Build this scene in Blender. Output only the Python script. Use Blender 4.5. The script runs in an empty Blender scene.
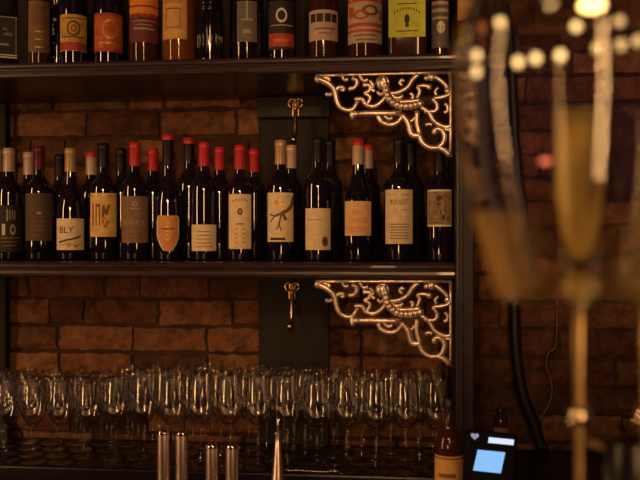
import bpy, bmesh, math, random
from math import sin, cos, pi, radians, atan2, sqrt
from mathutils import Vector, Matrix

random.seed(7)
scene = bpy.context.scene
C = scene.collection

# ------------------------------------------------------------------ camera
CZ = 1.40                      # eye height
YAW = radians(5.5)             # camera turned a little to the left of the shelf normal
FPX = 800.0
FWD = Vector((-sin(YAW), cos(YAW), 0)); RGT = Vector((cos(YAW), sin(YAW), 0)); UPV = Vector((0, 0, 1))
CAM = Vector((0, 0, CZ))
cam_d = bpy.data.cameras.new('camera'); cam = bpy.data.objects.new('camera', cam_d); C.objects.link(cam)
cam.location = CAM; cam.rotation_euler = (pi / 2, 0, YAW)
cam_d.sensor_width = 36; cam_d.lens = 45; cam_d.clip_start = 0.05; cam_d.clip_end = 50
cam_d.dof.use_dof = True; cam_d.dof.focus_distance = 2.06; cam_d.dof.aperture_fstop = 3.6
scene.camera = cam

def ray(px, py):
    return FWD + RGT * ((px - 320) / FPX) + UPV * ((240 - py) / FPX)
def at_y(px, py, Y):           # where a sight line meets the vertical plane y = Y
    d = ray(px, py); return CAM + d * (Y / d.y)
def at_t(px, py, t):           # the point at a given distance in front of the camera
    return CAM + ray(px, py) * t

# ------------------------------------------------------------------ helpers
def tag(o, label=None, cat=None, group=None, kind=None):
    if label: o['label'] = label
    if cat: o['category'] = cat
    if group: o['group'] = group
    if kind: o['kind'] = kind
    return o
def empty(name, loc, rz=0.0):
    o = bpy.data.objects.new(name, None); C.objects.link(o)
    o.empty_display_size = 0.02
    o.location = loc; o.rotation_euler = (0, 0, rz); return o

class MB:
    def __init__(s): s.v = []; s.f = []; s.sm = []
    def add(s, v, f, smooth=True, M=None):
        b = len(s.v)
        s.v += [tuple(M @ Vector(p)) if M is not None else tuple(p) for p in v]
        for q in f: s.f.append(tuple(i + b for i in q)); s.sm.append(smooth)
        return s
    def box(s, lo, hi, bev=0.0, M=None):
        if bev <= 0:
            x0, y0, z0 = lo; x1, y1, z1 = hi
            v = [(x0,y0,z0),(x1,y0,z0),(x1,y1,z0),(x0,y1,z0),(x0,y0,z1),(x1,y0,z1),(x1,y1,z1),(x0,y1,z1)]
            f = [(0,3,2,1),(4,5,6,7),(0,1,5,4),(1,2,6,5),(2,3,7,6),(3,0,4,7)]
            return s.add(v, f, False, M)
        bm = bmesh.new(); bmesh.ops.create_cube(bm, size=1)
        c = [(a + b) / 2 for a, b in zip(lo, hi)]; d = [b - a for a, b in zip(lo, hi)]
        for w in bm.verts: w.co = Vector((w.co.x * d[0] + c[0], w.co.y * d[1] + c[1], w.co.z * d[2] + c[2]))
        bmesh.ops.bevel(bm, geom=bm.edges[:], offset=bev, segments=2, profile=0.5, affect='EDGES')
        bm.verts.index_update()
        s.add([w.co.copy() for w in bm.verts], [[w.index for w in q.verts] for q in bm.faces], False, M)
        bm.free(); return s
    def lathe(s, prof, seg=32, M=None, sq=None):
        v = []; f = []; rings = []
        for (r, z) in prof:
            if r < 1e-6:
                rings.append([len(v)]); v.append((0, 0, z))
            else:
                rings.append(list(range(len(v), len(v) + seg)))
                for k in range(seg):
                    a = 2 * pi * k / seg; x, y = cos(a), sin(a)
                    if sq:
                        n = (abs(x) ** sq + abs(y) ** sq) ** (1.0 / sq); x /= n; y /= n
                    v.append((r * x, r * y, z))
        for A, B in zip(rings, rings[1:]):
            if len(A) == 1 and len(B) == 1: continue
            if len(A) == 1: f += [(A[0], B[(k + 1) % seg], B[k]) for k in range(seg)]
            elif len(B) == 1: f += [(A[k], A[(k + 1) % seg], B[0]) for k in range(seg)]
            else: f += [(A[k], A[(k + 1) % seg], B[(k + 1) % seg], B[k]) for k in range(seg)]
        return s.add(v, f, True, M)
    def tube(s, pts, rad, seg=8, M=None):
        P = [Vector(p) for p in pts]; n = len(P)
        R = rad if isinstance(rad, (list, tuple)) else [rad] * n
        v = []; f = []; up = None
        for i in range(n):
            t = (P[min(i + 1, n - 1)] - P[max(i - 1, 0)])
            t = t.normalized() if t.length > 1e-9 else Vector((0, 0, 1))
            if up is None:
                up = Vector((0, 1, 0)) if abs(t.y) < 0.9 else Vector((1, 0, 0))
            a = t.cross(up)
            if a.length < 1e-6: a = t.cross(Vector((1, 0.3, 0.2)))
            a.normalize(); b = a.cross(t).normalized(); up = b
            for k in range(seg):
                q = 2 * pi * k / seg
                v.append(P[i] + (a * cos(q) + b * sin(q)) * R[i])
        for i in range(n - 1):
            for k in range(seg):
                f.append((i*seg+k, i*seg+(k+1)%seg, (i+1)*seg+(k+1)%seg, (i+1)*seg+k))
        v.append(P[0]); v.append(P[-1]); a, b = len(v) - 2, len(v) - 1
        for k in range(seg):
            f.append((a, (k+1) % seg, k)); f.append((b, (n-1)*seg+k, (n-1)*seg+(k+1) % seg))
        return s.add(v, f, True, M)
    def ball(s, c, r, seg=16, M=None, sc=(1, 1, 1)):
        T = Matrix.Translation(Vector(c)) @ Matrix.Diagonal((sc[0], sc[1], sc[2], 1))
        n = seg // 2
        prof = [(r * sin(pi * i / n), -r * cos(pi * i / n)) for i in range(n + 1)]
        prof[0] = (0, -r); prof[-1] = (0, r)
        return s.lathe(prof, seg, (M @ T) if M is not None else T)
    def patch(s, r, rows, n=16, a_mid=0.0):            # a label: rows of (z, half angle) wrapped on a cylinder facing -y
        v = []; f = []
        for (z, h) in rows:
            for k in range(n + 1):
                a = a_mid + h * (2 * k / n - 1); v.append((r * sin(a), -r * cos(a), z))
        for i in range(len(rows) - 1):
            for k in range(n):
                b = i * (n + 1) + k; f.append((b, b + 1, b + n + 2, b + n + 1))
        return s.add(v, f, True)
    def strip(s, r, u0, u1, v0, v1):                   # a printed bar on the wrapped label
        n = max(2, int(abs(u1 - u0) / r / 0.15) + 1)
        v = []; f = []
        for z in (v0, v1):
            for k in range(n + 1):
                a = (u0 + (u1 - u0) * k / n) / r; v.append((r * sin(a), -r * cos(a), z))
        for k in range(n): f.append((k, k + 1, k + n + 2, k + n + 1))
        return s.add(v, f, True)
    def build(s, name, m, parent=None):
        me = bpy.data.meshes.new(name); me.from_pydata(s.v, [], s.f)
        me.polygons.foreach_set('use_smooth', s.sm); me.update()
        me.materials.append(m)
        o = bpy.data.objects.new(name, me); C.objects.link(o)
        if parent is not None: o.parent = parent
        return o

def smooth_curve(pts, n=6):
    """Catmull-Rom through pts."""
    P = [Vector(p) for p in pts]
    if len(P) < 3: return P
    Q = [P[0] * 2 - P[1]] + P + [P[-1] * 2 - P[-2]]; out = []
    for i in range(1, len(Q) - 2):
        a, b, c, d = Q[i-1], Q[i], Q[i+1], Q[i+2]
        for k in range(n):
            t = k / n
            out.append(0.5 * ((2*b) + (c - a) * t + (2*a - 5*b + 4*c - d) * t*t + (3*b - a - 3*c + d) * t**3))
    out.append(P[-1]); return out

_text_cache = {}
def text_geo(txt):
    if txt not in _text_cache:
        cu = bpy.data.curves.new('lettering', 'FONT'); cu.body = txt; cu.resolution_u = 3
        o = bpy.data.objects.new('lettering', cu); C.objects.link(o)
        bpy.context.view_layer.update()
        me = bpy.data.meshes.new_from_object(o.evaluated_get(bpy.context.evaluated_depsgraph_get()))
        v = [(p.co.x, p.co.y) for p in me.vertices]; f = [tuple(q.vertices) for q in me.polygons]
        bpy.data.objects.remove(o); bpy.data.curves.remove(cu); bpy.data.meshes.remove(me)
        x0 = min(a for a, _ in v); x1 = max(a for a, _ in v); y0 = min(b for _, b in v); y1 = max(b for _, b in v)
        _text_cache[txt] = ([((a - x0) / (x1 - x0) - .5, (b - y0) / (y1 - y0) - .5) for a, b in v], f)
    return _text_cache[txt]
def add_text(mb, txt, u, z, w, h, r=None, arch=0.0):
    """lettering w wide, h tall, centred at (u, z): wrapped on radius r, or flat in the plane y = 0 (r None)"""
    vs, f = text_geo(txt); out = []
    for (a, b) in vs:
        x = u + a * w; zz = z + b * h + arch * (1 - (2 * a) ** 2)
        out.append((r * sin(x / r), -r * cos(x / r), zz) if r else (x, 0, zz))
    mb.add(out, f, False)

# ------------------------------------------------------------------ materials
def mat(name, col, rough=0.5, metal=0.0, spec=0.5, var=0.25, scale=40, coat=0.0, trans=0.0, ior=1.45, bump=0.0, col2=None, stretch=(1, 1, 1)):
    m = bpy.data.materials.new(name); m.use_nodes = True
    nt = m.node_tree; N = nt.nodes; L = nt.links; b = N['Principled BSDF']
    b.inputs['Roughness'].default_value = rough; b.inputs['Metallic'].default_value = metal
    b.inputs['Specular IOR Level'].default_value = spec; b.inputs['IOR'].default_value = ior
    b.inputs['Coat Weight'].default_value = coat; b.inputs['Coat Roughness'].default_value = 0.045
    b.inputs['Transmission Weight'].default_value = trans
    tc = N.new('ShaderNodeTexCoord'); mp = N.new('ShaderNodeMapping'); mp.inputs['Scale'].default_value = stretch
    nz = N.new('ShaderNodeTexNoise'); nz.inputs['Scale'].default_value = scale; nz.inputs['Detail'].default_value = 6
    rp = N.new('ShaderNodeValToRGB')
    L.new(tc.outputs['Object'], mp.inputs['Vector']); L.new(mp.outputs['Vector'], nz.inputs['Vector']); L.new(nz.outputs['Fac'], rp.inputs['Fac'])
    c2 = col2 or tuple(c * (1 - var) for c in col)
    rp.color_ramp.elements[0].position = 0.35; rp.color_ramp.elements[1].position = 0.65
    rp.color_ramp.elements[0].color = (*c2, 1); rp.color_ramp.elements[1].color = (*col, 1)
    L.new(rp.outputs['Color'], b.inputs['Base Color'])
    if bump:
        bp = N.new('ShaderNodeBump'); bp.inputs['Strength'].default_value = bump; bp.inputs['Distance'].default_value = 0.002
        L.new(nz.outputs['Fac'], bp.inputs['Height']); L.new(bp.outputs['Normal'], b.inputs['Normal'])
    return m
def emis(name, col, strength):
    m = bpy.data.materials.new(name); m.use_nodes = True
    N = m.node_tree.nodes; b = N['Principled BSDF']
    b.inputs['Base Color'].default_value = (0.02, 0.02, 0.02, 1)
    b.inputs['Emission Color'].default_value = (*col, 1); b.inputs['Emission Strength'].default_value = strength
    return m
def thin_glass(name, tint=(.97, .97, .95), rough=0.03, ior=1.5, boost=1.0):
    """blown glass wall: see-through with a mirror coat that strengthens at grazing angles"""
    m = bpy.data.materials.new(name); m.use_nodes = True
    nt = m.node_tree; N = nt.nodes; L = nt.links; N.remove(N['Principled BSDF']); out = N['Material Output']
    tr = N.new('ShaderNodeBsdfTransparent'); tr.inputs['Color'].default_value = (*tint, 1)
    gl = N.new('ShaderNodeBsdfGlossy'); gl.inputs['Roughness'].default_value = rough
    nz = N.new('ShaderNodeTexNoise'); nz.inputs['Scale'].default_value = 9
    mr = N.new('ShaderNodeMapRange'); mr.inputs['To Min'].default_value = rough * .7; mr.inputs['To Max'].default_value = rough * 1.5
    L.new(nz.outputs['Fac'], mr.inputs['Value']); L.new(mr.outputs['Result'], gl.inputs['Roughness'])
    lw = N.new('ShaderNodeLayerWeight'); lw.inputs['Blend'].default_value = .5
    pw = N.new('ShaderNodeMath'); pw.operation = 'POWER'; pw.inputs[1].default_value = 4.0
    mu = N.new('ShaderNodeMath'); mu.operation = 'MULTIPLY_ADD'; mu.use_clamp = True; mu.inputs[1].default_value = .75 * boost; mu.inputs[2].default_value = .04 * boost
    mx = N.new('ShaderNodeMixShader')
    L.new(lw.outputs['Facing'], pw.inputs[0]); L.new(pw.outputs[0], mu.inputs[0]); L.new(mu.outputs[0], mx.inputs['Fac'])
    L.new(tr.outputs[0], mx.inputs[1]); L.new(gl.outputs[0], mx.inputs[2]); L.new(mx.outputs[0], out.inputs['Surface'])
    return m
def real_glass(name, tint=(1, 1, 1), rough=0.0, ior=1.48):
    m = bpy.data.materials.new(name); m.use_nodes = True
    nt = m.node_tree; N = nt.nodes; L = nt.links; N.remove(N['Principled BSDF']); out = N['Material Output']
    g = N.new('ShaderNodeBsdfGlass'); g.inputs['Roughness'].default_value = rough; g.inputs['IOR'].default_value = ior
    g.inputs['Color'].default_value = (*tint, 1); L.new(g.outputs[0], out.inputs['Surface']); return m

M = {}
M['wood'] = mat('dark_wood', (.020, .010, .018), .50, spec=.3, var=.5, scale=14, stretch=(1, 12, 12), bump=.25, coat=.05)
M['wood_shelf'] = mat('shelf_wood', (.040, .020, .028), .34, var=.5, scale=14, stretch=(1, 12, 12), bump=.2, coat=.25)
M['board'] = mat('painted_board', (.012, .0072, .0082), .75, var=.5, scale=9, stretch=(6, 6, 1), bump=.3)
M['counter'] = mat('counter_top', (.011, .007, .013), .30, var=.4, scale=20, spec=.35)
M['floor'] = mat('floor_boards', (.06, .035, .025), .5, scale=6, stretch=(1, 8, 1), bump=.2)
M['ceiling'] = mat('ceiling_plaster', (.05, .035, .03), .9, scale=8)
M['bottle'] = mat('dark_bottle_glass', (.008, .005, .012), .06, var=.3, spec=.7, coat=1.0)
M['bottle2'] = mat('dark_green_glass', (.008, .009, .005), .06, var=.3, spec=.7, coat=1.0)
M['amber'] = mat('amber_glass', (.32, .10, .02), .08, trans=.55, var=.2)
M['amber_dark'] = mat('dark_amber_glass', (.055, .018, .014), .08, trans=.25, var=.2)
M['clear'] = thin_glass('clear_bottle_glass', (.55, .52, .50), .05, 1.5, 1.3)
M['spirit'] = mat('dark_spirit', (.05, .02, .02), .1, trans=.3)
M['stem'] = thin_glass('stemware_glass', (.995, .99, .98), .055, 1.5, 2.2)
M['cap_dark'] = mat('dark_foil', (.012, .008, .011), .42, metal=.1)
M['cap_red'] = mat('red_foil', (.50, .028, .045), .38, metal=.05, spec=.5)
M['cap_pale'] = mat('pale_foil', (.62, .45, .38), .36, metal=.2)
M['cap_tan'] = mat('tan_foil', (.55, .36, .22), .36, metal=.3)
M['cap_plum'] = mat('plum_foil', (.12, .02, .03), .36, metal=.2)
M['black_ink'] = mat('black_ink', (.02, .013, .012), .6)
M['brown_ink'] = mat('brown_ink', (.16, .07, .03), .6)
M['grey_ink'] = mat('grey_ink', (.30, .27, .22), .6)
M['white_ink'] = mat('white_ink', (.62, .56, .50), .5)
M['gold_ink'] = mat('gold_ink', (.55, .33, .10), .4, metal=.4)
M['red_ink'] = mat('red_ink', (.36, .045, .02), .6)
M['orange_ink'] = mat('orange_ink', (.68, .22, .03), .6)
M['yellow_ink'] = mat('yellow_ink', (.62, .42, .04), .6)
M['iron'] = mat('scroll_metal', (.80, .64, .54), .34, metal=.8, var=.4, scale=60, bump=.25)
M['brass'] = mat('brass', (.72, .46, .18), .26, metal=1.0, var=.3, scale=50)
M['pale_brass'] = mat('pale_polished_brass', (.95, .80, .55), .22, metal=1.0, var=.1, scale=20)
M['old_brass'] = mat('old_brass', (.50, .34, .15), .30, metal=1.0, var=.3, scale=50)
M['steel'] = mat('brushed_steel', (.95, .78, .66), .33, metal=1.0, var=.15, scale=30, stretch=(30, 30, 1))
M['chrome'] = mat('polished_steel', (.72, .66, .62), .12, metal=1.0, var=.1, scale=20)
M['plastic'] = mat('black_plastic', (.003, .003, .006), .6, var=.3, spec=.08)
M['key'] = mat('grey_key', (.10, .10, .12), .5)
M['cable'] = mat('cable_rubber', (.010, .007, .008), .5)
M['cable_brown'] = mat('cable_brown', (.16, .075, .04), .5)
M['glaze'] = mat('dark_glaze', (.012, .007, .007), .3)
M['screen'] = emis('screen_light', (.22, .52, .95), 1.0)
M['screen_white'] = emis('strip_light', (.72, .85, 1.0), .95)
M['icon_light'] = emis('icon_light', (.55, .58, .85), .45)
M['crystal'] = real_glass('crystal', (1, .985, .95))
M['flute_glass'] = thin_glass('flute_crystal', (.99, .97, .92), .05, 1.5, 1.3)

def paper(name, col, var=.18): 
    M[name] = mat(name, col, .7, var=var, scale=55)
    return M[name]
paper('paper_cream', (.72, .56, .36)); paper('paper_white', (.74, .60, .44)); paper('paper_yellow', (.72, .47, .16), .3)
paper('paper_brown', (.20, .11, .07)); paper('paper_dark', (.085, .05, .04)); paper('paper_orange', (.62, .26, .10))
paper('paper_black', (.018, .010, .012)); paper('paper_peach', (.74, .47, .24)); paper('paper_red', (.42, .07, .03))
paper('paper_lime', (.52, .56, .06)); paper('paper_tan', (.55, .30, .11)); paper('paper_gold', (.62, .36, .08), .45)
paper('paper_rust', (.52, .10, .025), .4); paper('paper_maroon', (.13, .025, .025)); paper('paper_grey', (.13, .11, .10))
paper('paper_olive', (.17, .10, .045)); paper('paper_pale', (.46, .34, .27)); paper('paper_sepia', (.30, .19, .10), .6)

# ------------------------------------------------------------------ room
WALL = 2.36; CT = CZ - .60            # brick face, back counter top
LS = CZ - .055; US = CZ + .458        # shelf tops
def brick_material():
    m = bpy.data.materials.new('old_brick'); m.use_nodes = True
    nt = m.node_tree; N = nt.nodes; L = nt.links; b = N['Principled BSDF']; b.inputs['Roughness'].default_value = .85
    b.inputs['Specular IOR Level'].default_value = .25
    at = N.new('ShaderNodeAttribute'); at.attribute_name = 'tone'
    tc = N.new('ShaderNodeTexCoord'); nz = N.new('ShaderNodeTexNoise'); nz.inputs['Scale'].default_value = 17; nz.inputs['Detail'].default_value = 10
    nz.inputs['Roughness'].default_value = .78
    L.new(tc.outputs['Object'], nz.inputs['Vector'])
    rp = N.new('ShaderNodeValToRGB'); rp.color_ramp.elements[0].position = .30; rp.color_ramp.elements[1].position = .68
    rp.color_ramp.elements[0].color = (.16, .13, .14, 1); rp.color_ramp.elements[1].color = (1.5, 1.45, 1.35, 1)
    L.new(nz.outputs['Fac'], rp.inputs['Fac'])
    mx = N.new('ShaderNodeMix'); mx.data_type = 'RGBA'; mx.blend_type = 'MULTIPLY'; mx.inputs['Factor'].default_value = 1
    L.new(at.outputs['Color'], mx.inputs['A']); L.new(rp.outputs['Color'], mx.inputs['B']); L.new(mx.outputs['Result'], b.inputs['Base Color'])
    bp = N.new('ShaderNodeBump'); bp.inputs['Strength'].default_value = .8; bp.inputs['Distance'].default_value = .006
    L.new(nz.outputs['Fac'], bp.inputs['Height']); L.new(bp.outputs['Normal'], b.inputs['Normal'])
    return m
def build_wall():
    rnd = random.Random(3)
    V = []; F = []; tones = []
    def put(vs, fs, tone):
        b = len(V); V.extend(vs); 
        for q in fs: F.append(tuple(i + b for i in q)); tones.append(tone)
    X0, X1, Z0, Z1 = -2.4, 1.9, 0.0, 3.0
    # mortar bed behind the bricks and the body of the wall
    y = WALL + .008
    put([(X0, y, Z0), (X1, y, Z0), (X1, y, Z1), (X0, y, Z1), (X0, y + .2, Z0), (X1, y + .2, Z0), (X1, y + .2, Z1), (X0, y + .2, Z1)],
        [(0, 1, 2, 3), (5, 4, 7, 6), (4, 0, 3, 7), (1, 5, 6, 2), (3, 2, 6, 7), (4, 5, 1, 0)], (.055, .027, .019, 1))
    ph = .0815; z = Z0; row = 0
    while z < Z1 - .02:
        x = X0 - (row % 2) * .12 - rnd.random() * .05
        while x < X1:
            l = rnd.choice((.235, .235, .24, .22, .115)) + rnd.uniform(-.008, .008)
            xa, xb = max(x + .005, X0), min(x + l - .005, X1)
            za, zb = z + rnd.uniform(.004, .009), min(z + ph - rnd.uniform(.004, .009), Z1)
            if xb - xa > .02 and zb > za:
                nx, nz = max(3, int((xb - xa) / .022)), 4
                out = rnd.uniform(-.006, .001)
                k = rnd.random()
                base = (.30, .130, .070) if k < .5 else (.24, .094, .056) if k < .75 else (.38, .190, .090) if k < .9 else (.14, .062, .044)
                s = rnd.uniform(.30, .74); tone = (base[0] * s, base[1] * s, base[2] * s, 1)
                vs = []; fs = []
                for j in range(nz + 1):
                    for i in range(nx + 1):
                        e = (i in (0, nx)) or (j in (0, nz))
                        q = .0036
                        vs.append((xa + (xb - xa) * i / nx + rnd.uniform(-q, q) * (0 if xa <= X0 or xb >= X1 else 1), WALL + out + (.006 if e else 0) + rnd.uniform(-.0040, .0032),
                                   za + (zb - za) * j / nz + rnd.uniform(-q, q) * .8))
                for j in range(nz):
                    for i in range(nx):
                        a = j * (nx + 1) + i; fs.append((a, a + 1, a + nx + 2, a + nx + 1))
                # returns into the mortar
                ring = [i for i in range(nx + 1)] + [(j + 1) * (nx + 1) - 1 for j in range(1, nz + 1)] + [nz * (nx + 1) + i for i in range(nx - 1, -1, -1)] + [j * (nx + 1) for j in range(nz - 1, 0, -1)]
                b0 = len(vs); vs += [(vs[i][0], WALL + .009, vs[i][2]) for i in ring]; n = len(ring)
                for k2 in range(n): fs.append((ring[(k2 + 1) % n], ring[k2], b0 + k2, b0 + (k2 + 1) % n))
                put(vs, fs, tone)
            x += l
        z += ph; row += 1
    me = bpy.data.meshes.new('wall_back'); me.from_pydata(V, [], F); me.update()
    at = me.color_attributes.new('tone', 'FLOAT_COLOR', 'CORNER')
    buf = []
    for p in me.polygons: buf += list(tones[p.index]) * p.loop_total
    at.data.foreach_set('color', buf)
    me.materials.append(brick_material())
    o = bpy.data.objects.new('wall_back', me); C.objects.link(o); o['kind'] = 'structure'
build_wall()
o = MB().box((-2.4, -2.6, -.1), (1.9, WALL + .2, 0)).build('floor', M['floor']); o['kind'] = 'structure'
o = MB().box((-2.4, -2.6, 3.0), (1.9, WALL + .2, 3.1)).build('ceiling', M['ceiling']); o['kind'] = 'structure'

# ------------------------------------------------------------------ back bar
XP0 = at_y(455.5, 0, 1.97).x; XP1 = at_y(474, 0, 1.97).x        # the upright at the right end
XBL = at_y(259.5, 0, 2.335).x; XBR = at_y(329.5, 0, 2.335).x    # board on the wall
XL = -1.62
bar = tag(empty('bar_shelving', (0, 2.2, CT)), 'dark wooden wall shelving with two long shelves carrying the bottles', 'shelving')
def P0(mb, name, m): 
    o = mb.build(name, m, bar); o.location = -Vector(bar.location); return o
def shelf_mesh(x0, x1, ztop, th=.041, yf=1.975, yb=WALL - .014):
    prof = [(yb, ztop), (yf + .012, ztop), (yf + .004, ztop - .002), (yf, ztop - .008), (yf + .001, ztop - .014), (yf + .006, ztop - .018),
            (yf + .007, ztop - .021), (yf + .003, ztop - .024), (yf + .002, ztop - .031), (yf + .004, ztop - .037), (yf + .010, ztop - th), (yb, ztop - th)]
    n = len(prof); mb = MB()
    v = [(x0, a, b) for a, b in prof] + [(x1, a, b) for a, b in prof]
    f = [(i, (i + 1) % n, n + (i + 1) % n, n + i) for i in range(n)] + [tuple(range(n - 1, -1, -1)), tuple(range(n, 2 * n))]
    return mb.add(v, f, False)
P0(shelf_mesh(XL, XP1 + .05, US), 'shelf', M['wood_shelf'])
P0(shelf_mesh(XL, XP0 - .001, LS), 'shelf', M['wood_shelf'])
mb = MB(); mb.box((XP0, 1.965, .0), (XP1, 2.02, US - .042), .003); mb.box((XP0 + .008, 1.958, .02), (XP0 + .018, 1.966, US - .06), .002)
mb.box((XP0 + .004, 2.0, CT + .001), (XP0 + .022, WALL - .015, US - .042))
P0(mb, 'upright', M['wood'])
mb = MB(); mb.box((XL, 2.322, US + .001), (XP1 + .05, WALL - .010, US + .62), .002); P0(mb, 'dark_filler_panel', M['board'])  # panel added to keep the wall dark between the upper bottles
mb = MB(); mb.box((XBL, 2.318, CT + .001), (XBR, WALL - .010, US - .043), .003); P0(mb, 'back_board', M['board'])
xl = at_y(8, 0, 2.335).x
mb = MB(); mb.box((xl - .16, 2.318, CT + .001), (xl, WALL - .010, US - .043), .003); P0(mb, 'back_board', M['board'])
mb = MB(); mb.box((XBL, 2.29, US - .104), (XBR + .006, 2.317, US - .042), .003); P0(mb, 'shelf_cleat', M['wood'])

cnt = tag(empty('back_counter', (-.2, 2.1, 0)), 'dark back bar counter below the shelves, covered with rows of wine glasses', 'counter')
def pc(mb, name, m): o = mb.build(name, m, cnt); o.location = -Vector(cnt.location); return o
XC1 = .95
mb = MB(); mb.box((XL, 2.036, CT - .04), (XC1, WALL - .016, CT), .005); pc(mb, 'countertop', M['counter'])
mb = MB(); mb.box((XL, 2.07, .08), (XC1, WALL - .016, CT - .041)); pc(mb, 'cabinet', M['wood'])
mb = MB(); mb.box((XL, 2.12, 0), (XC1, WALL - .016, .08)); pc(mb, 'plinth', M['wood'])
for i in range(5):
    x0 = XL + .02 + i * .51 + (.02 if i > 2 else 0)
    mb = MB(); mb.box((x0, 2.052, .11), (x0 + .48, 2.069, CT - .06), .003); d = pc(mb, 'door', M['wood'])
    mb = MB(); mb.tube([(x0 + .44, 2.052, .55), (x0 + .44, 2.032, .56), (x0 + .44, 2.032, .66), (x0 + .44, 2.052, .67)], .004)
    mb.build('handle', M['brass'], d)
# under-counter station in front of it (below the frame)
WT = CZ - .66
stn = tag(empty('bar_station', (0, 1.6, 0)), 'low steel work station in front of the back counter', 'counter')
mb = MB(); mb.box((-1.2, -.17, WT - .03), (.75, .21, WT), .004); mb.build('worktop', M['steel'], stn)
mb = MB(); mb.box((-1.18, -.14, .0), (.73, .20, WT - .031)); mb.build('cabinet', M['plastic'], stn)
# front bar that the foreground things stand on (below the frame)
FB = CZ - .24
fb = tag(empty('front_bar', (0, .3, 0)), 'front bar counter on which the blurred foreground glasses stand', 'counter')
mb = MB(); mb.box((-1.2, -.25, FB - .045), (1.3, .45, FB), .006); mb.build('countertop', M['wood_shelf'], fb)
mb = MB(); mb.box((-1.18, -.05, 0), (1.28, .40, FB - .046)); mb.build('front_panel', M['wood'], fb)

# ------------------------------------------------------------------ scroll brackets
def bracket(name):
    Y = 1.985
    def q(u, v): 
        p = at_y(310 + u / 4.267, 270 + v / 4.267, Y); return p
    base = at_y(455, 280, Y)
    mb = MB()
    def path(pts, r, n=6, taper=None):
        w = smooth_curve([q(*p) for p in pts], n)
        rr = [r] * len(w)
        if taper: rr = [r + (taper - r) * i / (len(w) - 1) for i in range(len(w))]
        mb.tube([p - base for p in w], [x_ * 1.12 for x_ in rr], 10)
    def blob(u, v, r, sc=(1, .7, 1)): mb.ball(q(u, v) - base, r, 12, None, sc)
    path([(38, 44), (330, 44), (617, 44)], .0036, 2)
    path([(613, 44), (613, 220), (613, 405)], .0036, 2)
    path([(48, 58), (75, 70), (100, 86), (120, 112), (127, 150), (142, 180), (168, 194), (196, 190), (212, 166)], .0075, 6, .0055)
    blob(48, 58, .011); blob(100, 125, .006); blob(195, 214, .011, (.8, .7, 1.3)); blob(213, 163, .006)
    path([(192, 211), (300, 211), (404, 214)], .0068, 3)
    path([(303, 222), (318, 248), (350, 261), (384, 254), (406, 230)], .0062)
    path([(402, 220), (430, 252), (440, 288), (452, 308), (482, 310)], .0072)
    path([(478, 306), (495, 343), (525, 363), (560, 362), (582, 340), (586, 308), (566, 285), (546, 288), (545, 303)], .0070, 6, .0055)
    blob(545, 296, .0085)
    path([(556, 362), (584, 374), (610, 398)], .0065, 4)
    path([(470, 205), (470, 258), (482, 306)], .0060, 4)
    path([(325, 62), (336, 98), (345, 140), (366, 168), (402, 184), (440, 186), (482, 178), (495, 168)], .0085, 6, .0065)
    for u_, v_ in [(334, 96), (340, 116), (344, 136), (354, 154), (368, 168), (386, 178), (404, 184), (424, 186), (444, 185), (464, 181), (482, 177)]:
        blob(u_, v_ - 2, .0118, (.95, .9, .95))
    path([(345, 150), (380, 164), (430, 164), (485, 160)], .006, 5)
    blob(320, 82, .016, (1, .6, 1.1)); path([(300, 88), (306, 66), (330, 60), (345, 76), (340, 100)], .005)
    path([(345, 128), (388, 124), (428, 104), (450, 72), (474, 50)], .0058)
    path([(120, 112), (138, 96), (156, 100), (152, 114)], .0055); blob(150, 106, .0065)
    path([(178, 104), (204, 98), (214, 72), (192, 58)], .0055); blob(184, 104, .006)
    path([(203, 150), (234, 150), (254, 174), (288, 180), (320, 160), (338, 138)], .0062, 6, .005)
    path([(238, 90), (268, 92), (266, 114), (248, 124), (270, 142), (258, 172)], .0050)
    path([(225, 46), (240, 70), (262, 66)], .0045)
    path([(488, 190), (520, 214), (546, 254), (588, 276), (612, 274)], .0055)
    path([(500, 208), (546, 208), (556, 182), (540, 156), (570, 150), (600, 142), (612, 130)], .0052)
    path([(470, 152), (482, 122), (474, 102), (500, 98), (526, 106)], .0050); blob(522, 104, .008)
    path([(60, 62), (78, 54), (96, 60), (92, 72)], .0042); path([(100, 125), (86, 128), (84, 118)], .0042)
    path([(150, 48), (162, 66), (176, 62)], .0042); path([(270, 70), (282, 92), (276, 108), (290, 118)], .0045)
    path([(300, 118), (312, 132), (326, 124)], .0042); path([(362, 130), (374, 146), (398, 146), (410, 138)], .0042)
    path([(440, 128), (452, 140), (448, 154)], .0042); path([(408, 96), (396, 84), (404, 72), (416, 78)], .0042)
    path([(560, 108), (548, 122), (552, 140)], .0042); path([(588, 176), (600, 190), (598, 210), (584, 214)], .0042)
    path([(440, 250), (452, 244), (460, 232)], .0042); path([(505, 268), (520, 262), (534, 268)], .0042)
    path([(585, 276), (596, 288), (608, 290)], .0042); path([(330, 222), (346, 236), (366, 232)], .0042)
    blob(532, 62, .011); blob(510, 66, .007); path([(545, 60), (578, 84), (602, 112)], .0055); blob(600, 122, .008)
    o = mb.build(name, M['iron'])
    o.location = base; return o, base
brk, base = bracket('shelf_bracket')
brk.location.x = XP0 - .0075; brk.location.z += .0
tag(brk, 'pale metal scrollwork corner bracket under the lower shelf, above the wine glasses', 'bracket', 'ornate scroll brackets')
bz = at_y(455, 280, 1.985).z
brk.location.z = bz + (LS - .041 - (at_y(455, 270 + 44 / 4.267, 1.985).z + .0056))
b2 = brk.copy(); C.objects.link(b2); b2['label'] = 'pale metal scrollwork corner bracket under the upper shelf, above the wine bottles'
b2.location.z = brk.location.z + (US - LS)

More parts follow.
